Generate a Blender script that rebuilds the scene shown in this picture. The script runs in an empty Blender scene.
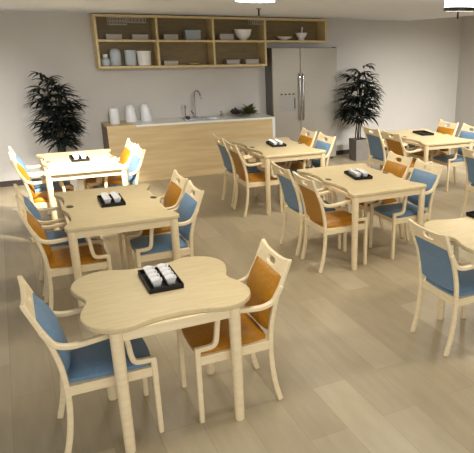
import bpy, bmesh, math, random
from mathutils import Vector, Matrix
random.seed(7)
C = bpy.context.scene.collection
PI = math.pi

# ------------------------------------------------------------------ camera
FPX, PITCH, YAW, ROLL, CAMH = 588.67, 0.33195, 0.50309, 0.00708, 2.1548
def cam_axes():
    cp, sp, cy, sy = math.cos(PITCH), math.sin(PITCH), math.cos(YAW), math.sin(YAW)
    F = Vector((sy*cp, cy*cp, -sp)); R = Vector((cy, -sy, 0)); U = R.cross(F)
    c, s = math.cos(ROLL), math.sin(ROLL)
    return c*R + s*U, -s*R + c*U, F
R_, U_, F_ = cam_axes()
cam = bpy.data.cameras.new('camera'); camo = bpy.data.objects.new('camera', cam); C.objects.link(camo)
cam.sensor_fit = 'HORIZONTAL'; cam.sensor_width = 36; cam.lens = FPX/474*36
cam.shift_x = -97.92/474; cam.shift_y = 14.6/474
cam.clip_start = .05; cam.clip_end = 60
camo.matrix_world = Matrix(((R_.x, U_.x, -F_.x, 0), (R_.y, U_.y, -F_.y, 0), (R_.z, U_.z, -F_.z, CAMH), (0, 0, 0, 1)))
bpy.context.scene.camera = camo

# ------------------------------------------------------------------ light and exposure
vs = bpy.context.scene.view_settings
vs.view_transform = 'Standard'; vs.look = 'None'; vs.gamma = 1; vs.use_curve_mapping = False
vs.exposure = -.74
w = bpy.data.worlds.new('world'); bpy.context.scene.world = w; w.use_nodes = True
w.node_tree.nodes['Background'].inputs[0].default_value = (.97, .98, 1.0, 1)
w.node_tree.nodes['Background'].inputs[1].default_value = 1.12
def area(name, loc, size, power, col=(1, .95, .87), spread=PI, rot=(0, 0, 0), size_y=None):
    l = bpy.data.lights.new(name, 'AREA'); l.energy = power; l.color = col; l.spread = spread
    l.size = size
    if size_y: l.shape = 'RECTANGLE'; l.size_y = size_y
    else: l.shape = 'DISK'
    o = bpy.data.objects.new(name, l); C.objects.link(o); o.location = loc; o.rotation_euler = rot
    return o
CEIL = 2.48
# recessed ceiling downlights above the tables (all above the upper edge of the photograph)
sp = bpy.data.lights.new('table_spotlight', 'SPOT'); sp.energy = 2100; sp.color = (1, .95, .86); sp.spot_size = math.radians(44); sp.spot_blend = .55; sp.shadow_soft_size = .05
spo = bpy.data.objects.new('table_spotlight', sp); C.objects.link(spo); spo.location = (.74, 5.85, CEIL-.05)
spo.rotation_euler = (Vector((.64, 7.45, .7))-Vector((.74, 5.85, CEIL-.05))).to_track_quat('-Z', 'Y').to_euler()
area('downlight', (1.0, 5.3, CEIL-.01), .5, 20, spread=2.2)
area('downlight', (1.0, 2.9, CEIL-.01), .7, 21, spread=2.4)
area('downlight', (3.2, 6.3, CEIL-.01), .4, 27, spread=2.2)
area('downlight', (3.2, 4.4, CEIL-.01), .6, 15, spread=2.4)
area('downlight', (5.4, 6.0, CEIL-.01), .4, 28, spread=2.4)
area('downlight', (7.0, 8.0, CEIL-.01), .3, 30, spread=2.9)
area('downlight', (4.0, 2.6, CEIL-.01), .4, 60, spread=2.6)

# soft unseen fill lights, added to brighten the back wall, above the upper edge of the photograph
for x_, p_ in ((-1.2, 48), (1.2, 17), (3.6, 16), (5.6, 30)):
    area('back_wall_fill', (x_, 5.9 if x_ < 3 else 5.2, CEIL-.12), .5, p_, col=(1, .97, .93), spread=1.15, rot=(math.radians(58), 0, 0), size_y=.25)
area('back_wall_fill', (7.2, 5.2, CEIL-.12), .5, 52, col=(1, .98, .95), spread=1.15, rot=(math.radians(58), 0, 0), size_y=.25)

# fill light added behind the camera to brighten surfaces facing it
area('camera_side_fill', (0.6, -1.9, 1.75), 4.5, 150, col=(1, .985, .96), rot=(math.radians(84), 0, math.radians(-12)), size_y=1.5)

# ------------------------------------------------------------------ materials
def lin(c):
    return tuple(((x/255)/12.92 if x/255 <= .04045 else ((x/255+.055)/1.055)**2.4) for x in c) + (1,)
def mat(name, col, rough=.5, metal=0, spec=.5, noise=0, scale=20, bump=0, stretch=(1, 1, 1), col2=None, coat=0, emit=None, sheen=0):
    m = bpy.data.materials.new(name); m.use_nodes = True
    nt = m.node_tree; b = nt.nodes['Principled BSDF']
    b.inputs['Roughness'].default_value = rough; b.inputs['Metallic'].default_value = metal
    b.inputs['Specular IOR Level'].default_value = spec
    b.inputs['Coat Weight'].default_value = coat; b.inputs['Sheen Weight'].default_value = sheen
    base = lin(col)
    tc = nt.nodes.new('ShaderNodeTexCoord'); mp = nt.nodes.new('ShaderNodeMapping'); mp.inputs['Scale'].default_value = stretch
    n = nt.nodes.new('ShaderNodeTexNoise'); n.inputs['Scale'].default_value = scale; n.inputs['Detail'].default_value = 5
    nt.links.new(tc.outputs['Object'], mp.inputs[0]); nt.links.new(mp.outputs[0], n.inputs['Vector'])
    mx = nt.nodes.new('ShaderNodeMix'); mx.data_type = 'RGBA'
    c2 = lin(col2) if col2 else tuple(max(0, x*(1-noise)) for x in base[:3]) + (1,)
    mx.inputs[6].default_value = base; mx.inputs[7].default_value = c2
    rp = nt.nodes.new('ShaderNodeMapRange'); rp.inputs[1].default_value = .35; rp.inputs[2].default_value = .7
    nt.links.new(n.outputs['Fac'], rp.inputs[0]); nt.links.new(rp.outputs[0], mx.inputs[0])
    nt.links.new(mx.outputs[2], b.inputs['Base Color'])
    if bump:
        bp = nt.nodes.new('ShaderNodeBump'); bp.inputs['Strength'].default_value = bump; bp.inputs['Distance'].default_value = .004
        nt.links.new(n.outputs['Fac'], bp.inputs['Height']); nt.links.new(bp.outputs[0], b.inputs['Normal'])
    if emit:
        b.inputs['Emission Color'].default_value = lin(emit[0]); b.inputs['Emission Strength'].default_value = emit[1]
    return m
M = {}
M['beech'] = mat('pale_beech', (240, 221, 180), .4, noise=.14, scale=7, stretch=(1, 6, 6), col2=(233, 211, 168))
M['beech_top'] = mat('pale_beech_top', (214, 195, 151), .36, scale=6, stretch=(1.2, 9, 1), col2=(205, 184, 138))
M['blue'] = mat('blue_upholstery', (106, 136, 162), .55, noise=.15, scale=60, bump=.15, sheen=.05)
M['orange'] = mat('mustard_upholstery', (180, 122, 24), .45, noise=.2, scale=40, bump=.12)
M['black'] = mat('black_lacquer', (20, 14, 12), .5, spec=.3, noise=.3)
M['white'] = mat('white_china', (238, 236, 232), .25, noise=.03)
M['paleplastic'] = mat('pale_plastic', (190, 200, 206), .4, noise=.05)
M['greyplastic'] = mat('grey_plastic', (148, 156, 160), .4, noise=.05)
M['milk'] = mat('milky_jug', (226, 228, 230), .35, noise=.04)
M['wall'] = mat('warm_grey_paint', (196, 192, 185), .75, noise=.03, scale=3)
M['ceil'] = mat('ceiling_paint', (216, 222, 236), .85, noise=.03, scale=3)
M['cove'] = mat('cove_paint', (225, 218, 200), .8, noise=.03, scale=3)
M['skirting'] = mat('dark_brown_skirting', (52, 42, 36), .5, noise=.2)
M['cab'] = mat('light_oak_edge', (212, 190, 138), .45, scale=7, stretch=(6, 1, 6), col2=(200, 175, 122))
M['cabin'] = mat('shaded_oak_interior', (132, 114, 74), .55, scale=6, stretch=(1, 6, 6), col2=(120, 102, 64))  # oak interior darkened, compartment shade put into the colour
M['boxwhite'] = mat('shaded_box_white', (176, 168, 158), .5, noise=.05)  # white boxes and baskets greyed, shelf shade put into the colour
M['front'] = mat('oak_veneer', (208, 184, 138), .42, scale=2.6, stretch=(.5, 3, 7), col2=(192, 165, 118))
M['sidewood'] = mat('brown_wood_side', (120, 88, 58), .5, noise=.2, scale=5)
M['stone'] = mat('white_worktop', (232, 232, 222), .25, noise=.04, scale=30)
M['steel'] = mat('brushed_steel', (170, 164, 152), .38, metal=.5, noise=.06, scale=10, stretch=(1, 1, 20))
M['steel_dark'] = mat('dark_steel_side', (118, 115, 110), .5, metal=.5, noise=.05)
M['steel_dark2'] = mat('satin_steel', (160, 156, 150), .45, metal=.5, noise=.05)
M['chrome'] = mat('chrome', (190, 190, 190), .15, metal=1, noise=.02)
M['panel_dark'] = mat('dark_panel', (60, 60, 62), .3, noise=.1)
M['leaf'] = mat('dark_green_leaf', (22, 32, 24), .5, noise=.5, scale=6, col2=(10, 16, 11))
M['cane'] = mat('cane_stem', (70, 58, 34), .6, noise=.3)
M['soil'] = mat('soil', (40, 30, 22), .9, noise=.4)
M['pot'] = mat('grey_planter', (128, 122, 114), .6, noise=.12, scale=8)
M['lettuce'] = mat('green_leaves', (84, 92, 34), .5, noise=.4, scale=20, col2=(50, 60, 24))
M['grape'] = mat('dark_grapes', (42, 30, 34), .3, noise=.4)
M['bowl_glass'] = mat('dish', (120, 118, 106), .3, noise=.1)
M['rim'] = mat('black_metal', (18, 17, 16), .4, noise=.2)
M['glow'] = mat('lamp_glass', (255, 250, 235), .4, emit=((255, 252, 246), 6))
M['hole'] = mat('dark_socket', (92, 78, 56), .5, noise=.3)

def floor_mat():
    m = bpy.data.materials.new('greige_plank_floor'); m.use_nodes = True
    nt = m.node_tree; b = nt.nodes['Principled BSDF']
    tc = nt.nodes.new('ShaderNodeTexCoord'); mp = nt.nodes.new('ShaderNodeMapping')
    mp.inputs['Rotation'].default_value = (0, 0, PI/2)
    br = nt.nodes.new('ShaderNodeTexBrick'); br.inputs['Scale'].default_value = 1
    br.inputs['Brick Width'].default_value = 1.25; br.inputs['Row Height'].default_value = .245
    br.inputs['Mortar Size'].default_value = .0016; br.inputs['Mortar Smooth'].default_value = .3
    br.offset = .37; br.inputs['Bias'].default_value = .0
    br.inputs['Color1'].default_value = lin((182, 168, 138)); br.inputs['Color2'].default_value = lin((164, 149, 120))
    br.inputs['Mortar'].default_value = lin((148, 134, 108))
    n = nt.nodes.new('ShaderNodeTexNoise'); n.inputs['Scale'].default_value = 3.2; n.inputs['Detail'].default_value = 6
    m2 = nt.nodes.new('ShaderNodeMapping'); m2.inputs['Scale'].default_value = (5, .8, 1)
    nt.links.new(tc.outputs['Object'], mp.inputs[0]); nt.links.new(mp.outputs[0], br.inputs['Vector'])
    nt.links.new(tc.outputs['Object'], m2.inputs[0]); nt.links.new(m2.outputs[0], n.inputs['Vector'])
    mr = nt.nodes.new('ShaderNodeMapRange'); mr.inputs[1].default_value = .3; mr.inputs[2].default_value = .7
    mr.inputs[3].default_value = .92; mr.inputs[4].default_value = 1.05
    nt.links.new(n.outputs['Fac'], mr.inputs[0])
    mx = nt.nodes.new('ShaderNodeMix'); mx.data_type = 'RGBA'; mx.blend_type = 'MULTIPLY'; mx.inputs[0].default_value = 1
    nt.links.new(br.outputs['Color'], mx.inputs[6]); nt.links.new(mr.outputs[0], mx.inputs[7])
    nt.links.new(mx.outputs[2], b.inputs['Base Color'])
    b.inputs['Roughness'].default_value = .34; b.inputs['Specular IOR Level'].default_value = .45
    return m
M['floor'] = floor_mat()

# ------------------------------------------------------------------ helpers
def obj(name, bm, m, parent=None, smooth=False, bevel=0, seg=2, sub=0):
    bmesh.ops.recalc_face_normals(bm, faces=bm.faces)
    me = bpy.data.meshes.new(name); bm.to_mesh(me); bm.free()
    for x in (m if isinstance(m, list) else [m]): me.materials.append(M[x])
    if smooth:
        for p in me.polygons: p.use_smooth = True
        try: me.set_sharp_from_angle(angle=math.radians(42))
        except Exception: pass
    o = bpy.data.objects.new(name, me); C.objects.link(o)
    if bevel:
        b = o.modifiers.new('bevel', 'BEVEL'); b.width = bevel; b.segments = seg; b.limit_method = 'ANGLE'; b.angle_limit = .6
    if sub:
        s = o.modifiers.new('sub', 'SUBSURF'); s.levels = sub; s.render_levels = sub
    if parent: o.parent = parent
    return o
def thing(name, label, cat, loc=(0, 0, 0), rotz=0, group=None):
    o = bpy.data.objects.new(name, None); C.objects.link(o); o.location = loc; o.rotation_euler = (0, 0, rotz)
    o.empty_display_size = .1
    o['label'] = label; o['category'] = cat
    if group: o['group'] = group
    return o
def tag(o, label, cat, group=None, kind=None, loc=None, rotz=0):
    o['label'] = label; o['category'] = cat
    if group: o['group'] = group
    if kind: o['kind'] = kind
    if loc: o.location = loc
    if rotz: o.rotation_euler = (0, 0, rotz)
    return o
def struct(name, bm, m, **k):
    o = obj(name, bm, m, **k); o['kind'] = 'structure'; return o
def dup(root, loc, rotz, label, group=None):
    r = root.copy(); C.objects.link(r); r.location = loc; r.rotation_euler = (0, 0, rotz); r['label'] = label
    if group: r['group'] = group
    for ch in list(root.children):
        c = ch.copy(); C.objects.link(c); c.parent = r
        for g in list(ch.children):
            d = g.copy(); C.objects.link(d); d.parent = c
    return r
def box(bm, x0, x1, y0, y1, z0, z1, mi=0):
    vs_ = [bm.verts.new(p) for p in ((x0, y0, z0), (x1, y0, z0), (x1, y1, z0), (x0, y1, z0), (x0, y0, z1), (x1, y0, z1), (x1, y1, z1), (x0, y1, z1))]
    for f in ((0, 3, 2, 1), (4, 5, 6, 7), (0, 1, 5, 4), (1, 2, 6, 5), (2, 3, 7, 6), (3, 0, 4, 7)):
        bm.faces.new([vs_[i] for i in f]).material_index = mi
    return bm
def nb(*a): bm = bmesh.new(); return box(bm, *a) if a else bm
def lathe(bm, prof, n=24, cx=0, cy=0, cap=True):
    rings = []
    for r, z in prof:
        rings.append([bm.verts.new((cx+r*math.cos(2*PI*i/n), cy+r*math.sin(2*PI*i/n), z)) for i in range(n)])
    for a, b in zip(rings, rings[1:]):
        for i in range(n): bm.faces.new((a[i], a[(i+1) % n], b[(i+1) % n], b[i]))
    if cap:
        if prof[0][0] > 1e-4: bm.faces.new(rings[0][::-1])
        if prof[-1][0] > 1e-4: bm.faces.new(rings[-1])
    return bm
def crom(pts, k=4, closed=False):
    out = []; n = len(pts); P = [Vector(p) for p in pts]
    for i in range(n if closed else n-1):
        if closed: p0, p1, p2, p3 = P[(i-1) % n], P[i], P[(i+1) % n], P[(i+2) % n]
        else: p0, p1, p2, p3 = P[max(i-1, 0)], P[i], P[i+1], P[min(i+2, n-1)]
        for j in range(k):
            t = j/k
            out.append(.5*((2*p1) + (-p0+p2)*t + (2*p0-5*p1+4*p2-p3)*t*t + (-p0+3*p1-3*p2+p3)*t**3))
    if not closed: out.append(P[-1].copy())
    return out
def strip(bm, path, y, wy, wn, k=4, wn_end=None):
    """a bar swept along a path in the x-z plane, rectangular section wy by wn"""
    p = crom([Vector((a, b)) for a, b in path], k); rings = []
    for i, q in enumerate(p):
        t = (p[min(i+1, len(p)-1)] - p[max(i-1, 0)]).normalized(); nrm = Vector((-t.y, t.x))
        w_ = wn if wn_end is None else wn + (wn_end-wn)*i/(len(p)-1)
        rings.append([bm.verts.new((q.x+s*nrm.x*w_/2, y+u*wy/2, q.y+s*nrm.y*w_/2)) for s, u in ((-1, -1), (1, -1), (1, 1), (-1, 1))])
    for a, b in zip(rings, rings[1:]):
        for i in range(4): bm.faces.new((a[i], a[(i+1) % 4], b[(i+1) % 4], b[i]))
    bm.faces.new(rings[0][::-1]); bm.faces.new(rings[-1])
    return bm
def tube(bm, pts, r, n=10, k=4, r_end=None):
    p = crom(pts, k) if k else [Vector(q) for q in pts]; rings = []; up = Vector((0, 0, 1))
    for i, q in enumerate(p):
        t = (p[min(i+1, len(p)-1)] - p[max(i-1, 0)]).normalized()
        a = t.cross(up) if abs(t.dot(up)) < .95 else t.cross(Vector((0, 1, 0)))
        a.normalize(); b = t.cross(a).normalized()
        rr = r if r_end is None else r + (r_end-r)*i/(len(p)-1)
        rings.append([bm.verts.new(q + a*rr*math.cos(2*PI*j/n) + b*rr*math.sin(2*PI*j/n)) for j in range(n)])
    for a, b in zip(rings, rings[1:]):
        for i in range(n): bm.faces.new((a[i], a[(i+1) % n], b[(i+1) % n], b[i]))
    bm.faces.new(rings[0][::-1]); bm.faces.new(rings[-1])
    return bm
def prism(bm, pts, z0, z1, ztop_edge=.0):
    lo = [bm.verts.new((x, y, z0)) for x, y in pts]; hi = [bm.verts.new((x, y, z1)) for x, y in pts]; n = len(pts)
    for i in range(n): bm.faces.new((lo[i], lo[(i+1) % n], hi[(i+1) % n], hi[i]))
    bm.faces.new(lo[::-1]); bm.faces.new(hi)
    return bm

# ------------------------------------------------------------------ the room
WY, WX, HI = 10.0, 8.42, 2.66
struct('floor', nb(-4, WX+.1, -2.5, WY+.1, -.1, 0), 'floor')
struct('wall_back', nb(-4, WX+.1, WY, WY+.12, 0, HI), 'wall')
struct('wall_right', nb(WX, WX+.12, -2.5, WY, 0, HI), 'wall')
# low ceiling, cut obliquely near the far right corner, where a higher strip shows
bm = nb(); prism(bm, [(-4, -2.5), (WX, -2.5), (WX, 6.0), (6.17, 7.06), (7.08, WY), (-4, WY)], CEIL, CEIL+.08)
struct('ceiling', bm, 'ceil')
struct('ceiling_high', nb(5.0, WX+.1, 5, WY+.1, HI, HI+.05), 'cove')
struct('baseboard_back', nb(-4, WX, WY-.015, WY, 0, .085), 'skirting')
struct('baseboard_right', nb(WX-.015, WX, -2.5, WY-.015, 0, .085), 'skirting')

# ------------------------------------------------------------------ chairs
POST = [(0, 0), (.032, .13), (.053, .29), (.055, .42), (.045, .55), (.012, .69), (-.035, .81), (-.08, .925)]
def post_x(z):
    for (x0, z0), (x1, z1) in zip(POST, POST[1:]):
        if z0 <= z <= z1: return x0+(x1-x0)*(z-z0)/(z1-z0)
    return POST[-1][0]
HY = .205
def crest_bm():
    """top rail: rises to a horn at either corner, with an oblong hand hole"""
    n = 48; outer = []; inner = []
    z0, zt = .806, .914
    def top(y): return zt - .008 + .024*min(1, abs(y)/(HY+.008))**3
    hw, hh = HY+.010, .055
    for i in range(n):
        k = (i % 12)/12*2-1
        y, v_ = ((hw, k), (-k*hw, 1), (-hw, -k), (k*hw, -1))[i//12]
        zz = z0+(v_+1)/2*(top(y)-z0) if abs(v_) < .999 else (top(y) if v_ > 0 else z0)
        outer.append((y, zz))
        a = math.atan2(v_*hh, y)
        ca, sa = math.cos(math.atan2(v_, y/hw)), math.sin(math.atan2(v_, y/hw))
        inner.append(((.058)*math.copysign(abs(ca)**.5, ca), .862+.023*math.copysign(abs(sa)**.7, sa)))
    bm = bmesh.new(); R = []
    for dx in (-.011, .011):
        ro = [bm.verts.new((post_x(z)+dx, y, z)) for y, z in outer]; ri = [bm.verts.new((post_x(z)+dx, y, z)) for y, z in inner]
        R.append((ro, ri))
        for i in range(n): bm.faces.new((ro[i], ro[(i+1) % n], ri[(i+1) % n], ri[i]))
    for k in (0, 1):
        a, b = R[0][k], R[1][k]
        for i in range(n): bm.faces.new((a[i], a[(i+1) % n], b[(i+1) % n], b[i]))
    return bm
def back_bm():
    """padded back panel, following the curve of the posts, bottom corners rounded"""
    nu, nv = 16, 16; z0, z1 = .47, .828; hw = .203; bm = bmesh.new(); G = []
    for side in (1, -1):
        g = []
        for j in range(nv+1):
            v_ = j/nv*2-1; row = []
            for i in range(nu+1):
                u = i/nu*2-1
                # squircle mapping rounds the corners
                rr = .22 if v_ < 0 else .02
                uu = u*(1-rr*v_*v_*abs(u)**3*.55); vv = v_*(1-rr*u*u*abs(v_)**3*.55)
                z = z0+(vv+1)/2*(z1-z0)
                puff = (1-abs(u)**5)*(1-abs(v_)**5)
                dx = (.014+.044*puff) if side == 1 else (-.006-.004*puff)
                row.append(bm.verts.new((post_x(z)+dx, uu*hw, z)))
            g.append(row)
        G.append(g)
        for j in range(nv):
            for i in range(nu): bm.faces.new((g[j][i], g[j][i+1], g[j+1][i+1], g[j+1][i]))
    a, b = G
    loop = [(0, i) for i in range(nu)] + [(j, nu) for j in range(nv)] + [(nv, nu-i) for i in range(nu)] + [(nv-j, 0) for j in range(nv)]
    for k in range(len(loop)):
        p, q = loop[k], loop[(k+1) % len(loop)]
        bm.faces.new((a[p[0]][p[1]], a[q[0]][q[1]], b[q[0]][q[1]], b[p[0]][p[1]]))
    return bm
def seat_bm():
    nu, nv = 16, 16; bm = bmesh.new(); G = []
    for side in (1, -1):
        g = []
        for j in range(nv+1):
            v_ = j/nv*2-1; row = []
            for i in range(nu+1):
                u = i/nu*2-1
                uu = u*(1-.10*v_*v_*abs(u)**3*.6); vv = v_*(1-.10*u*u*abs(v_)**3*.6)
                hw = .186 + .010*(vv+1)/2
                puff = (1-abs(u)**6)*(1-abs(v_)**6)
                z = (.455+.030*puff) if side == 1 else .432
                row.append(bm.verts.new((.285+vv*.222, uu*hw, z)))
            g.append(row)
        G.append(g)
        for j in range(nv):
            for i in range(nu): bm.faces.new((g[j][i], g[j][i+1], g[j+1][i+1], g[j+1][i]))
    a, b = G
    loop = [(0, i) for i in range(nu)] + [(j, nu) for j in range(nv)] + [(nv, nu-i) for i in range(nu)] + [(nv-j, 0) for j in range(nv)]
    for k in range(len(loop)):
        p, q = loop[k], loop[(k+1) % len(loop)]
        bm.faces.new((a[p[0]][p[1]], a[q[0]][q[1]], b[q[0]][q[1]], b[p[0]][p[1]]))
    return bm
def make_chair(col, label):
    t = thing('armchair', label, 'chair')
    obj('seat', seat_bm(), col, t, smooth=True)
    obj('backrest', back_bm(), col, t, smooth=True)
    obj('crest_rail', crest_bm(), 'beech', t, bevel=.003)
    for s in (-1, 1):
        bm = nb(); strip(bm, POST, s*HY, .028, .034, wn_end=.026); obj('leg', bm, 'beech', t, smooth=True, bevel=.006)
        bm = nb(); strip(bm, [(-.022, .775), (.004, .725), (.034, .683), (.085, .662), (.15, .660), (.25, .672), (.330, .680), (.366, .664), (.378, .61), (.386, .54), (.398, .497), (.428, .482), (.497, .480)], s*(HY+.004), .032, .030)
        obj('armrest', bm, 'beech', t, smooth=True, bevel=.007)
        bm = nb(); strip(bm, [(.500, .494), (.502, .42), (.503, .2), (.504, 0)], s*(HY+.004), .032, .034, k=2, wn_end=.029)
        obj('leg', bm, 'beech', t, smooth=True, bevel=.006)
    bm = nb()
    for s in (-1, 1): box(bm, .06, .488, s*HY-.012, s*HY+.012, .378, .434)
    box(bm, .462, .486, -HY+.012, HY-.012, .378, .434); box(bm, .05, .072, -HY+.012, HY-.012, .378, .434)
    box(bm, .06, .488, -HY+.005, HY-.005, .424, .433)
    obj('seat_frame', bm, 'beech', t, bevel=.002)
    return t
FAR, NEAR = 'far', 'near'
G_CH = 'armchairs set around the dining tables'
chairs = [  # colour, rear foot x, centre y, facing (+1 to the right), label
 ('blue', .003, 3.19, 1, 'blue armchair facing the lobed front-left table, seen side-on in the left foreground'),
 ('orange', 1.245, 3.16, -1, 'mustard armchair at the lobed front-left table, its back to the open floor'),
 ('blue', .045, 5.56, 1, 'blue armchair behind a mustard one, left side of the middle-left table'),
 ('orange', .045, 5.0, 1, 'mustard armchair on the left side of the middle-left table, before a blue one'),
 ('orange', 1.28, 5.51, -1, 'mustard armchair behind the blue one, right side of the middle-left table'),
 ('blue', 1.278, 5.0, -1, 'blue armchair directly behind the lobed front-left table, right of the middle-left table'),
 ('blue', .04, 7.68, 1, 'blue armchair nearest the left plant, left side of the brightly lit back-left table'),
 ('orange', .04, 7.175, 1, 'yellow lit armchair on the left side of the back-left table'),
 ('orange', 1.231, 7.67, -1, 'yellow armchair at the right end of the back-left table, nearest the wooden counter'),
 ('blue', 1.247, 7.175, -1, 'pale blue lit armchair on the right side of the back-left table'),
 ('blue', 2.46, 7.54, 1, 'blue armchair just in front of the counter, left side of the back-centre table'),
 ('orange', 2.45, 7.03, 1, 'mustard armchair on the left of the back-centre table, beside a blue one'),
 ('orange', 3.66, 7.56, -1, 'mustard armchair in front of the fridge, far right side of the back-centre table'),
 ('blue', 3.67, 7.04, -1, 'blue armchair at the right corner of the back-centre table, in front of the fridge'),
 ('blue', 2.435, 5.45, 1, 'blue armchair seen from behind, left side of the middle-right table, farther of two'),
 ('orange', 2.435, 4.92, 1, 'mustard armchair seen from behind, left of the middle-right table, with all its legs in view'),
 ('orange', 3.745, 5.42, -1, 'mustard armchair facing us over the right corner of the middle-right table'),
 ('blue', 3.76, 4.905, -1, 'blue armchair facing us at the near right side of the middle-right table'),
 ('blue', 4.71, 7.36, 1, 'blue armchair beside the grey planter, left side of the back-right table'),
 ('orange', 4.73, 6.86, 1, 'mustard armchair seen from behind, left of the back-right table, next to the planter chair'),
 ('orange', 6.03, 7.38, -1, 'mustard armchair behind the back-right table, against the pale wall'),
 ('blue', 6.07, 6.87, -1, 'blue armchair cut by the right edge, behind the back-right table'),
 ('blue', 4.85, 5.28, 1, 'blue armchair at the right edge of the view, standing alone between two table rows'),
 ('blue', 2.505, 3.09, 1, 'blue armchair seen from behind at the lobed front-right table'),
]
proto = {}
for col, x, y, d, lab in chairs:
    rz = 0 if d > 0 else PI
    rz += random.uniform(-.015, .015)
    if col not in proto:
        c = proto[col] = make_chair(col, lab); c.location = (x, y, 0); c.rotation_euler = (0, 0, rz); c['group'] = G_CH
    else: dup(proto[col], (x, y, 0), rz, lab, G_CH)

# ------------------------------------------------------------------ tables
TOP = .77; TH = .034
def outline_wave(W, D):
    """straight short ends, wavy long sides"""
    pts = []; n = 44; hw0, hd = W/2, D/2
    def hw(y):
        e = max(0, min(1, (abs(y)-.36)/(hd-.40))); e = e*e*(3-2*e)
        return hw0 - .068 + .045*math.exp(-(y/.12)**2) + .070*e
    for i in range(n+1):
        y = -hd + D*i/n; r = .02*max(0, (abs(y)-(hd-.03))/.03)**2
        pts.append((hw(y)-r, y))
    for i in range(n+1):
        y = hd - D*i/n; r = .02*max(0, (abs(y)-(hd-.03))/.03)**2
        pts.append((-hw(y)+r, y))
    return pts
def outline_lobes():
    q = [(0, -.368), (.13, -.385), (.25, -.428), (.345, -.412), (.425, -.345), (.462, -.24), (.448, -.13), (.408, -.02)]
    pts = q[:-1] + [(.408, .0)] + [(x, -y) for x, y in q[:-1][::-1]]
    pts = pts + [(-x, y) for x, y in pts[1:-1][::-1]]
    return [(v_.x, v_.y) for v_ in crom([Vector(p) for p in pts], 4, closed=True)]
G_T = 'dining tables'
def table_body(t, pts, lx, ly, holes, apr):
    bm = nb(); prism(bm, pts, TOP-TH, TOP); top = obj('tabletop', bm, 'beech_top', t, bevel=.009, seg=3)
    bm = nb(); x0, x1 = lx; y0, y1 = ly
    for y in (y0, y1): box(bm, x0+.02, x1-.02, y-.011, y+.011, TOP-TH-.06, TOP-TH)
    for x in (x0, x1): box(bm, x-.011, x+.011, y0+.02, y1-.02, TOP-TH-.034, TOP-TH)
    obj('apron', bm, 'beech', t, bevel=.002)
    for x in lx:
        for y in ly:
            bm = nb(); lathe(bm, [(.027, 0), (.029, .01), (.034, TOP-TH)], 20, x, y); obj('leg', bm, 'beech', t, smooth=True)
    for hx, hy in holes:
        bm = nb(); lathe(bm, [(.030, TOP-.001), (.030, TOP+.0015), (.024, TOP+.0022), (.0001, TOP+.0022)], 20)
        for v_ in bm.verts: v_.co.y *= 1.5; v_.co.x += hx; v_.co.y += hy
        obj('inset_disc', bm, 'hole', t)
wave = outline_wave(.875, 1.262)
def wave_table(x, y, rz, lab, first=[None]):
    if first[0] is None:
        t = first[0] = thing('dining_table', lab, 'table', (x, y, 0), rz, G_T)
        table_body(t, wave, (-.39, .39), (-.597, .597), [(-.345, .03), (.36, .03)], 1)
    else: dup(first[0], (x, y, 0), rz, lab, G_T)
wave_table(.676, 7.51, 0, 'pale beech dining table under bright light at the back left, in front of the plant')
wave_table(.696, 5.334, -.012, 'pale beech dining table with wavy sides, middle left, behind the lobed front table')
wave_table(3.149, 7.37, -.005, 'pale beech dining table at the back centre, in front of the counter and fridge')
wave_table(3.161, 5.236, 0, 'pale beech dining table with wavy sides in the middle right of the room')
wave_table(5.50, 7.18, -.04, 'pale beech dining table at the back right with an empty black tray')
lobe = outline_lobes()
t1 = thing('lobed_dining_table', 'large lobed beech table in the left foreground with eight cups on a black tray', 'table', (.632, 3.27, 0), 0, G_T)
table_body(t1, lobe, (-.315, .315), (-.385, .19), [], 1)
dup(t1, (3.16, 3.19, 0), 0, 'lobed beech table cut by the right edge, behind the blue armchair in the foreground', G_T)

# ------------------------------------------------------------------ trays and cups
def tray_bm():
    bm = nb(); hx, hy, h, t_ = .098, .168, .03, .007
    box(bm, -hx, hx, -hy, hy, 0, .007)
    box(bm, -hx, -hx+t_, -hy, hy, .007, h); box(bm, hx-t_, hx, -hy, hy, .007, h)
    box(bm, -hx+t_, hx-t_, -hy, -hy+t_, .007, h); box(bm, -hx+t_, hx-t_, hy-t_, hy, .007, h)
    return bm
def cup_bm():
    """small tapered square cup with a flared, slightly scalloped rim and hollow inside"""
    bm = bmesh.new(); n = 24; prof = [(.020, 0), (.023, .004), (.029, .03), (.035, .048), (.0325, .048), (.026, .03), (.019, .008), (.001, .007)]; rings = []
    for r, z in prof:
        ring = []
        for i in range(n):
            a = 2*PI*i/n; s = 1/(abs(math.cos(a))**9+abs(math.sin(a))**9)**(1/9)
            zz = z + (.003*math.cos(4*a) if z > .04 else 0)
            ring.append(bm.verts.new((r*s*.90*math.cos(a), r*s*.90*math.sin(a), zz)))
        rings.append(ring)
    for a, b in zip(rings, rings[1:]):
        for i in range(n): bm.faces.new((a[i], a[(i+1) % n], b[(i+1) % n], b[i]))
    bm.faces.new(rings[0][::-1]); bm.faces.new(rings[-1])
    return bm
trays = [((.655, 3.355), .0, 4, 'lobed front-left table', 'black tray holding eight white cups on the lobed front-left table'),
 ((.692, 5.37), -.02, 4, 'middle-left table', 'black tray with two rows of white cups on the middle-left table'),
 ((.675, 7.56), 0, 4, 'back-left table', 'black tray of white cups on the brightly lit back-left table'),
 ((3.16, 7.43), -.12, 4, 'back-centre table', 'black tray of white cups on the back-centre table'),
 ((3.17, 5.26), -.16, 4, 'middle-right table', 'black tray of white cups on the middle-right table'),
 ((5.57, 7.33), -.16, 0, '', 'empty black tray on the back-right table'),
 ((3.31, 3.42), 0, 4, 'lobed front-right table', 'black tray cut by the right edge on the lobed front-right table')]
t0 = None; cup0 = None
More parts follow.
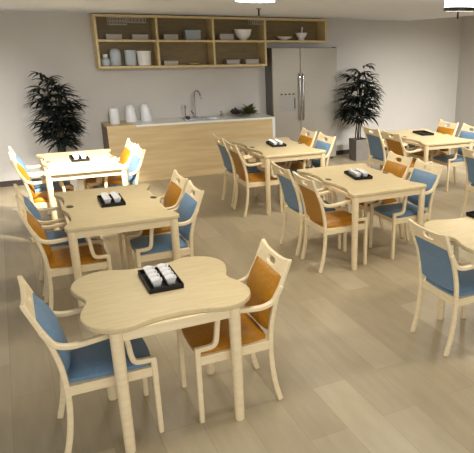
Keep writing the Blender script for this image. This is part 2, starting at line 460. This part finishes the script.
for (x, y), rz, nc, tb, lab in trays:
    if t0 is None: t0 = obj('serving_tray', tray_bm(), 'black', bevel=.002); o = t0
    else: o = t0.copy(); C.objects.link(o)
    tag(o, lab, 'tray', 'black serving trays', loc=(x, y, TOP+.001)); o.rotation_euler = (0, 0, rz)
    if nc and 'right' in tb and 'lobed' in tb: nc = 0
    for cx in (-.041, .041):
        for k in range(nc):
            cy = -.088+k*.066
            px = x+cx*math.cos(rz)-cy*math.sin(rz); py = y+cx*math.sin(rz)+cy*math.cos(rz)
            if cup0 is None: cup0 = obj('cup', cup_bm(), 'white', smooth=True); c = cup0
            else: c = cup0.copy(); C.objects.link(c)
            row = ['nearest', 'second nearest', 'third nearest', 'farthest'][k]
            tag(c, 'white cup, %s column of the tray on the %s, %s' % ('left' if cx < 0 else 'right', tb, row), 'cup', 'white cups in the trays', loc=(px, py, TOP+.009)); c.rotation_euler = (0, 0, rz)

# ------------------------------------------------------------------ wall shelf
SH = thing('wall_shelf', 'open oak wall shelf of seven compartments above the counter and fridge', 'shelf', (0, 0, 0))
YF, YB = WY-.33, WY-.002; T_ = .034
X = [1.30, 2.195, 3.082, 3.972, 5.133]; ZT, ZM, ZB = 2.466, 2.097, 1.70
bm = nb(); box(bm, X[0]+.01, X[-1]-.01, YB-.012, YB, ZM, ZT-.01); box(bm, X[0]+.01, X[3]-.005, YB-.012, YB, ZB+.01, ZM)
obj('back_panel', bm, 'cabin', SH)
def board(x0, x1, z0, z1, nm):
    o = nb(x0, x1, YF, YB-.012, z0, z1); obj(nm, o, 'cab', SH, bevel=.002)
board(X[0], X[-1], ZT-T_, ZT, 'top_board'); board(X[0]+T_, X[-1]-T_, ZM-T_/2, ZM+T_/2, 'shelf_board'); board(X[0]+T_, X[3]-T_/2, ZB, ZB+T_, 'bottom_board')
board(X[0], X[0]+T_, ZB, ZT-T_, 'side_panel'); board(X[-1]-T_, X[-1], ZM-T_/2, ZT-T_, 'side_panel')
board(X[3]-T_/2, X[3]+T_/2, ZB, ZM-T_/2, 'side_panel')
for i in (1, 2):
    board(X[i]-T_/2, X[i]+T_/2, ZM+T_/2, ZT-T_, 'divider'); board(X[i]-T_/2, X[i]+T_/2, ZB+T_, ZM-T_/2, 'divider')
board(X[3]-T_/2, X[3]+T_/2, ZM+T_/2, ZT-T_, 'divider')
# olive-brown lining of the compartments (darker than the pale edges, shade included in its colour)
SI = WY-.19
UP, LO = ZM+T_/2+.001, ZB+T_+.001
def rbox(w, d, h):
    bm = nb(-w/2, w/2, -d/2, d/2, 0, h)
    box(bm, -w/2-.006, w/2+.006, -d/2-.006, d/2+.006, h*.8, h)
    return bm
def put(name, bm, m, x, z, lab, cat, y=SI, bevel=.004, smooth=False, group=None):
    return tag(obj(name, bm, m, bevel=bevel, smooth=smooth), lab, cat, group, loc=(x, y, z))
BX = 'lidded boxes on the wall shelf'
put('storage_box', rbox(.225, .15, .075), 'boxwhite', 1.57, UP, 'low white box in the upper left compartment of the wall shelf, left one', 'box', group=BX)
put('storage_box', rbox(.235, .15, .075), 'boxwhite', 1.955, UP, 'low white box in the upper left compartment of the wall shelf, right one', 'box', group=BX)
put('storage_box', rbox(.22, .15, .08), 'boxwhite', 2.42, UP, 'low white box beside the tall grey box, upper second compartment', 'box', group=BX)
put('storage_box', rbox(.24, .16, .15), 'greyplastic', 2.77, UP, 'taller blue-grey box in the upper second compartment of the wall shelf', 'box', group=BX)
put('storage_box', rbox(.23, .15, .095), 'boxwhite', 3.325, UP, 'pale box left of the white bowl in the wall shelf', 'box', group=BX)
put('storage_box', rbox(.22, .15, .07), 'boxwhite', 2.39, LO, 'pale box in the lower second compartment of the wall shelf', 'box', group=BX)
put('storage_box', rbox(.22, .15, .075), 'boxwhite', 3.415, LO, 'white box in the lower third compartment, left of two', 'box', group=BX)
put('storage_box', rbox(.23, .15, .08), 'boxwhite', 3.75, LO, 'white box in the lower third compartment, right of two', 'box', group=BX)
bm = nb(); lathe(bm, [(.06, 0), (.062, .012), (.10, .04), (.132, .09), (.138, .13), (.15, .168), (.142, .168), (.128, .12), (.09, .045), (.001, .025)], 32)
put('bowl', bm, 'white', 3.635, UP, 'deep white bowl in the upper third compartment of the wall shelf', 'bowl', y=WY-.17, bevel=0, smooth=True)
bm = nb(); lathe(bm, [(.05, 0), (.06, .01), (.125, .04), (.145, .06), (.138, .06), (.05, .015), (.001, .012)], 32)
put('dish', bm, 'white', 4.38, UP, 'shallow white dish on the shelf above the fridge', 'dish', y=WY-.17, bevel=0, smooth=True)
mt = thing('mortar', 'white mortar with an upright pestle, on the shelf above the fridge', 'mortar', (4.71, WY-.17, UP))
bm = nb(); lathe(bm, [(.055, 0), (.06, .012), (.05, .025), (.085, .07), (.105, .125), (.095, .125), (.06, .05), (.001, .04)], 28); obj('bowl', bm, 'white', mt, smooth=True)
bm = nb(); tube(bm, [(.0, 0, .06), (.01, 0, .13), (.02, 0, .215)], .013); obj('pestle', bm, 'white', mt, smooth=True)
bt = thing('bottle', 'small pale bottle with a round cap at the left end of the lower shelf', 'bottle', (1.425, SI, LO))
bm = nb(); lathe(bm, [(.055, 0), (.065, .01), (.066, .09), (.035, .12), (.028, .135)], 24); obj('body', bm, 'paleplastic', bt, smooth=True)
bm = nb(); lathe(bm, [(.036, .128), (.038, .135), (.038, .165), (.03, .17)], 20); obj('cap', bm, 'white', bt, smooth=True)
bm = nb(); lathe(bm, [(.07, 0), (.082, .015), (.084, .18), (.07, .23), (.04, .25), (.001, .253)], 28)
put('jar', bm, 'paleplastic', 1.575, LO, 'tall rounded pale jar in the lower left compartment of the wall shelf', 'jar', bevel=0, smooth=True, y=WY-.16)
bm = nb(); lathe(bm, [(.072, 0), (.082, .015), (.086, .205), (.09, .225), (.083, .225), (.078, .03), (.001, .02)], 28)
put('canister', bm, 'paleplastic', 1.792, LO, 'narrow open canister beside the wide ribbed one, lower left compartment', 'canister', bevel=0, smooth=True)
def ribbed():
    bm = bmesh.new(); n = 48; rings = []
    for r, z in [(.095, 0), (.1, .015), (.104, .19), (.112, .2), (.112, .215), (.1, .215), (.095, .03), (.001, .02)]:
        rings.append([bm.verts.new(((r+(.003 if (i % 4) < 2 and .01 < z < .195 else 0))*math.cos(2*PI*i/n), (r+(.003 if (i % 4) < 2 and .01 < z < .195 else 0))*math.sin(2*PI*i/n), z)) for i in range(n)])
    for a, b in zip(rings, rings[1:]):
        for i in range(n): bm.faces.new((a[i], a[(i+1) % n], b[(i+1) % n], b[i]))
    bm.faces.new(rings[0][::-1]); bm.faces.new(rings[-1]); return bm
put('canister', ribbed(), 'white', 1.995, LO, 'wide ribbed white canister in the lower left compartment of the wall shelf', 'canister', bevel=0, smooth=True)
bm = nb(); lathe(bm, [(.06, 0), (.07, .006), (.105, .02), (.108, .026), (.1, .026), (.06, .01), (.001, .009)], 28)
put('plate', bm, 'cab', 2.77, LO, 'low beige plate in the lower second compartment of the wall shelf', 'plate', bevel=0, smooth=True)
def rack(x, w, h, lab, rows):
    """wire basket hooked under the top board"""
    bm = nb(); y0, y1 = SI-.09, SI+.08; zt = ZT-T_-.001
    for y in (y0, y1):
        for k in range(rows+1): z = zt-.006-k*(h-.012)/rows; box(bm, x-w/2, x+w/2, y-.004, y+.004, z-.006, z+.006)
        for k in range(6): xx = x-w/2+k*w/5; box(bm, xx-.005, xx+.005, y-.004, y+.004, zt-h, zt)
    for k in range(9): xx = x-w/2+k*w/8; box(bm, xx-.004, xx+.004, y0, y1, zt-h-.004, zt-h+.004)
    return tag(obj('wire_basket', bm, 'boxwhite'), lab, 'basket', 'baskets hung under the top board')
rack(1.646, .245, .11, 'white wire basket hanging from the top of the first shelf compartment, left one', 2)
rack(1.92, .26, .075, 'shallow white wire basket hanging in the first shelf compartment, right one', 1)
rack(3.86, .19, .07, 'small white wire basket hanging above the deep white bowl', 1)

# ------------------------------------------------------------------ counter
CX0, CX1, CY, CZ = 1.275, 3.985, WY-.60, .885
ct = thing('kitchen_counter', 'long oak-fronted counter with a white worktop along the back wall', 'counter', (0, 0, 0))
bm = nb(CX0+.02, CX1-.06, CY+.012, WY-.016, 0, CZ-.035); obj('cabinet_body', bm, 'sidewood', ct, bevel=.002)
obj('front_panel', nb(CX0, CX1-.05, CY-.006, CY+.012, .0, CZ-.03), 'front', ct, bevel=.002)
obj('side_panel', nb(CX0, CX0+.02, CY+.012, WY-.016, 0, CZ-.03), 'sidewood', ct)
obj('end_panel', nb(CX1-.05, CX1, CY-.014, WY-.016, 0, CZ-.03), 'stone', ct, bevel=.002)
# worktop with a cut-out for the sink
SX0, SX1, SY0, SY1 = 2.50, 3.05, CY+.10, WY-.14
bm = nb(); box(bm, CX0+.42, SX0, CY-.014, WY-.016, CZ-.03, CZ); box(bm, SX1, CX1, CY-.014, WY-.016, CZ-.03, CZ)
box(bm, SX0, SX1, CY-.014, SY0, CZ-.03, CZ); box(bm, SX0, SX1, SY1, WY-.016, CZ-.03, CZ)
wt = obj('worktop', bm, 'stone', ct)
obj('wooden_top', nb(CX0, CX0+.42, CY-.006, WY-.016, CZ-.03, CZ), 'front', ct)
bm = nb(); box(bm, SX0, SX1, SY0, SY1, CZ-.032, CZ-.022); 
for a in ((SX0-.01, SX0+.006, SY0-.01, SY1+.01), (SX1-.006, SX1+.01, SY0-.01, SY1+.01), (SX0, SX1, SY0-.01, SY0+.006), (SX0, SX1, SY1-.006, SY1+.01)): box(bm, a[0], a[1], a[2], a[3], CZ-.028, CZ+.003)
obj('sink', bm, 'chrome', ct)
fc = thing('faucet', 'chrome gooseneck kitchen faucet behind the sink', 'faucet', (2.76, WY-.085, CZ))
bm = nb(); lathe(bm, [(.03, 0), (.03, .012), (.02, .02), (.018, .07)], 20); obj('base', bm, 'chrome', fc, smooth=True)
bm = nb(); tube(bm, [(0, 0, .06), (0, 0, .25), (.005, -.01, .38), (.03, -.06, .435), (.06, -.12, .41), (.075, -.15, .33), (.078, -.155, .30)], .013); obj('spout', bm, 'chrome', fc, smooth=True)
bm = nb(); tube(bm, [(-.015, 0, .06), (-.035, 0, .07), (-.065, -.01, .11)], .009); obj('handle', bm, 'chrome', fc, smooth=True)
wf = thing('water_tap', 'short curved chrome tap left of the gooseneck faucet', 'tap', (2.60, WY-.085, CZ))
bm = nb(); tube(bm, [(0, 0, 0), (0, 0, .14), (-.005, -.02, .19), (-.01, -.06, .20), (-.01, -.08, .16)], .010); obj('spout', bm, 'chrome', wf, smooth=True)
bm = nb(); lathe(bm, [(.022, 0), (.022, .02), (.014, .03)], 16); obj('base', bm, 'chrome', wf, smooth=True)
sd = thing('soap_dispenser', 'small chrome soap dispenser on the worktop right of the faucet', 'dispenser', (3.185, WY-.2, CZ))
bm = nb(); lathe(bm, [(.028, 0), (.032, .01), (.03, .05), (.014, .06), (.01, .075)], 20); obj('bottle', bm, 'chrome', sd, smooth=True)
bm = nb(); tube(bm, [(0, 0, .07), (0, 0, .088), (-.02, -.02, .092), (-.04, -.035, .085)], .006); obj('pump', bm, 'chrome', sd, smooth=True)
bm = nb(); lathe(bm, [(.03, 0), (.036, .008), (.036, .05), (.03, .05), (.028, .01), (.001, .008)], 20)
tag(obj('tumbler', bm, 'panel_dark', smooth=True), 'small dark tumbler on the worktop left of the faucet', 'cup', loc=(2.58, WY-.3, CZ))
put('jug', lathe(nb(), [(.068, 0), (.074, .01), (.072, .2), (.066, .235), (.05, .245), (.001, .246)], 28), 'milk', 1.435, CZ, 'milky white cylindrical jug at the left end of the counter', 'jug', y=WY-.34, bevel=0, smooth=True, group='milky jugs on the counter')
def jug(x, lean, lab):
    bm = nb(); lathe(bm, [(.08, 0), (.09, .012), (.087, .08), (.073, .2), (.055, .255), (.035, .268), (.001, .27)], 28)
    for v_ in bm.verts: v_.co.x += lean*v_.co.z**2
    return put('jug', bm, 'milk', x, CZ, lab, 'jug', y=WY-.22, bevel=0, smooth=True, group='milky jugs on the counter')
jug(1.70, .0, 'tapered milky jug, middle of the three on the counter')
jug(1.94, -.3, 'tapered milky jug, nearest the sink of the three on the counter')

# dish of grapes and greens
ds = tag(obj('fruit_dish', lathe(nb(), [(.08, 0), (.09, .01), (.16, .03), (.2, .045), (.19, .045), (.08, .02), (.001, .018)], 32), 'bowl_glass', smooth=True), 'low dish under the grapes and greens at the right end of the counter', 'dish', loc=(3.53, WY-.27, CZ+.001))
bm = nb()
for i in range(46):
    a = random.uniform(0, 2*PI); r = random.uniform(0, .085); z = .05+random.uniform(0, .095)*(1-r/.13)
    m4 = Matrix.Translation((3.41+r*math.cos(a)*1.1, WY-.27+r*math.sin(a)*.8, CZ+z)); bmesh.ops.create_icosphere(bm, subdivisions=2, radius=.021, matrix=m4)
g = obj('grape_bunch', bm, 'grape', smooth=True); tag(g, 'dark bunch of grapes on the left of the dish on the counter', 'grapes')
bm = nb()
def leafblade(bm, base, d, L, W, droop, segs=5):
    d = d.normalized(); side = d.cross(Vector((0, 0, 1)))
    if side.length < .05: side = Vector((1, 0, 0))
    side.normalize(); prev = None; p = base.copy(); dd = d.copy()
    for i in range(segs+1):
        t_ = i/segs; w_ = W*math.sin(PI*min(1, .12+t_*.88))**.8*.5 + .0006
        up = side.cross(dd).normalized()
        a = bm.verts.new(p-side*w_); m_ = bm.verts.new(p-up*w_*.35); b = bm.verts.new(p+side*w_)
        if prev:
            bm.faces.new((prev[0], prev[1], m_, a)); bm.faces.new((prev[1], prev[2], b, m_))
        prev = (a, m_, b); p = p + dd*L/segs; dd = (dd + Vector((0, 0, -droop/segs))).normalized()
for i in range(46):
    a = random.uniform(0, 2*PI); e = random.uniform(.15, 1.3)
    leafblade(bm, Vector((3.65+random.uniform(-.03, .03), WY-.26+random.uniform(-.02, .02), CZ+.05)), Vector((math.cos(a)*math.cos(e), math.sin(a)*math.cos(e), math.sin(e))), random.uniform(.12, .2), .075, 1.3, 5)
o = obj('salad_greens', bm, 'lettuce'); o.modifiers.new('s', 'SOLIDIFY').thickness = .002
tag(o, 'bunch of curly green leaves on the right of the dish on the counter', 'greens')

# ------------------------------------------------------------------ fridge
FX0, FX1, FY, FZ = 4.075, 5.325, WY-.35, 1.995
fr = thing('refrigerator', 'large stainless steel side-by-side refrigerator against the back wall', 'refrigerator', (0, 0, 0))
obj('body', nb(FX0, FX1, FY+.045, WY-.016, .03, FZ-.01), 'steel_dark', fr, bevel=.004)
obj('plinth', nb(FX0+.03, FX1-.03, FY+.07, WY-.02, 0, .03), 'panel_dark', fr)
XS = 4.60
for a, b in ((FX0, XS-.004), (XS+.004, FX1)):
    dr = obj('door', nb(a, b, FY, FY+.042, .05, FZ), 'steel', fr, bevel=.008, seg=3)
    hx = XS-.035 if b < XS else XS+.035; bow = -.012 if b < XS else .012
    bm = nb(); tube(bm, [(hx, FY-.002, 1.56), (hx, FY-.04, 1.53), (hx+bow*-.3, FY-.055, 1.35), (hx-bow*.6, FY-.06, 1.15), (hx-bow*.3, FY-.055, .95), (hx, FY-.04, .80), (hx, FY-.002, .77)], .014, k=5)
    obj('handle', bm, 'chrome', dr, smooth=True)
    if b < XS:
        bm = nb()
        for k_ in range(4): box(bm, 4.21+k_*.075, 4.255+k_*.075, FY-.003, FY+.001, 1.21, 1.235)
        obj('control_buttons', bm, 'panel_dark', dr)
        obj('dispenser_frame', nb(4.19, 4.50, FY-.002, FY+.001, .93, 1.20), 'steel_dark2', dr)
        obj('dispenser_lever', nb(4.475, 4.49, FY-.012, FY-.002, .97, 1.16), 'panel_dark', dr)
    else: obj('hinge_cover', nb(FX1-.08, FX1-.02, FY+.005, FY+.05, FZ, FZ+.012), 'panel_dark', dr)

# ------------------------------------------------------------------ plants
def palm(x, y, top, rad, pot, lab, seed, z_low):
    random.seed(seed)
    t = thing('potted_palm', lab, 'plant', (x, y, 0), pot['rz'])
    w0, w1, h = pot['w0'], pot['w1'], pot['h']; bm = bmesh.new(); rings = []
    for w_, z in ((w0, 0), (w1, h), (w1-.025, h), (w1-.03, h-.04)):
        rings.append([bm.verts.new((sx*w_, sy*w_, z)) for sx, sy in ((-1, -1), (1, -1), (1, 1), (-1, 1))])
    for a, b in zip(rings, rings[1:]):
        for i in range(4): bm.faces.new((a[i], a[(i+1) % 4], b[(i+1) % 4], b[i]))
    bm.faces.new(rings[0][::-1]); bm.faces.new(rings[-1]); obj('planter', bm, 'pot', t, bevel=.006)
    obj('soil', nb(-w1+.032, w1-.032, -w1+.032, w1-.032, h-.05, h-.03), 'soil', t)
    stems = [(random.uniform(-.07, .07), random.uniform(-.07, .07), random.uniform(-.10, .10), random.uniform(-.10, .10), f) for f in (.98, .9, .8, .68, .56, .85, .45)]
    leaves = bmesh.new()
    for sx, sy, ex, ey, f in stems:
        H = h + (top-.10-h)*f; bm = nb()
        tube(bm, [(sx, sy, h-.04), (sx+ex*.4, sy+ey*.4, (h+H)/2), (sx+ex, sy+ey, H)], .011, n=8, r_end=.006); obj('cane', bm, 'cane', t, smooth=True)
        nf = int(4+f*8)
        for k in range(nf):
            zf = z_low + (H-z_low)*((k+.6)/nf)**.9 if H > z_low else H
            q = (zf-h)/(H-h) if H > h else 1
            a = k*2.4+random.uniform(-.4, .4)+sx*40
            b0 = Vector((sx+ex*q, sy+ey*q, zf)); el = random.uniform(.3, .9) + (.5 if k == nf-1 else 0)
            env = rad*(.66+.34*math.sin(PI*min(1, max(0, (zf-z_low)/(top-z_low)*.9+.18))))
            Ls = env*.45*random.uniform(.8, 1.1)
            dirv = Vector((math.cos(a)*math.cos(el), math.sin(a)*math.cos(el), math.sin(el)))
            tip = b0 + dirv*Ls
            tube(leaves, [b0, b0+dirv*Ls*.5+Vector((0, 0, .01)), tip], .003, n=4, k=2)
            nl = random.randint(7, 9); nrm = dirv.cross(Vector((-math.sin(a), math.cos(a), 0)))
            for j in range(nl):
                s = (j/(nl-1)-.5)*2.5
                ang = a+s
                dv = Vector((math.cos(ang), math.sin(ang), random.uniform(.0, .75)))
                leafblade(leaves, tip, dv, env*random.uniform(.62, .9), .046, random.uniform(.9, 1.6), 7)
    for v_ in leaves.verts:
        v_.co.y = min(v_.co.y, WY-.03-y)
        if x > 5 and x+v_.co.x < 5.36: v_.co.y = min(v_.co.y, WY-.38-y)
    lo = obj('foliage', leaves, 'leaf', t)
    return t
palm(.62, 9.50, 1.74, .36, dict(w0=.14, w1=.17, h=.40, rz=0), 'dark bushy potted palm against the wall behind the back-left table', 3, .55)
palm(5.68, 9.42, 1.72, .42, dict(w0=.13, w1=.14, h=.39, rz=0), 'dark potted palm in a square grey planter right of the refrigerator', 11, .62)

# ------------------------------------------------------------------ ceiling lamps and ceiling details
def lamp(x, y, r, zb, lab, rim):
    t = thing('ceiling_lamp', lab, 'lamp', (x, y, 0), 0, 'drum ceiling lamps')
    bm = nb(); lathe(bm, [(r*.985, zb+.012), (r*.985, CEIL-.012), (r*.9, CEIL-.011), (.001, CEIL-.011)], 40)
    lathe(bm, [(.001, zb+.012), (r*.985, zb+.012)], 40, cap=False); obj('diffuser', bm, 'glow', t, smooth=True)
    bm = nb(); lathe(bm, [(r*.92, CEIL-.012), (r*.92, CEIL)], 40); obj('ceiling_plate', bm, 'rim', t)
    if rim:
        bm = nb(); n = 40; rr = [(r*.95, zb), (r*1.02, zb), (r*1.02, zb+.028), (r*.99, zb+.028), (r*.95, zb)]
        lathe(bm, rr, 40, cap=False); obj('rim', bm, 'rim', t)
    l = bpy.data.lights.new('lamp_light', 'POINT'); l.energy = 7; l.color = (1, .92, .8); l.shadow_soft_size = r
    lo = bpy.data.objects.new('lamp_light', l); C.objects.link(lo); lo.parent = t; lo.location = (0, 0, zb-r-.03)
    return t
lamp(1.64, 4.16, .138, 2.382, 'round white glowing ceiling lamp above the shelf divider at the top edge', False)
lamp(3.385, 4.06, .125, 2.37, 'white glowing drum lamp with a black rim in the top right corner', True)
def sprinkler(x, y, lab):
    t = thing('sprinkler_head', lab, 'sprinkler', (x, y, 0), 0, 'black sprinkler heads')
    bm = nb(); lathe(bm, [(.03, CEIL-.006), (.03, CEIL)], 16); obj('flange', bm, 'rim', t)
    bm = nb(); lathe(bm, [(.011, CEIL-.085), (.012, CEIL-.006)], 12); obj('nozzle', bm, 'rim', t)
sprinkler(2.78, 6.95, 'small black sprinkler head hanging just below the round white lamp, over the shelf')
sprinkler(5.15, 6.2, 'small black sprinkler head under the drum lamp in the top right corner')
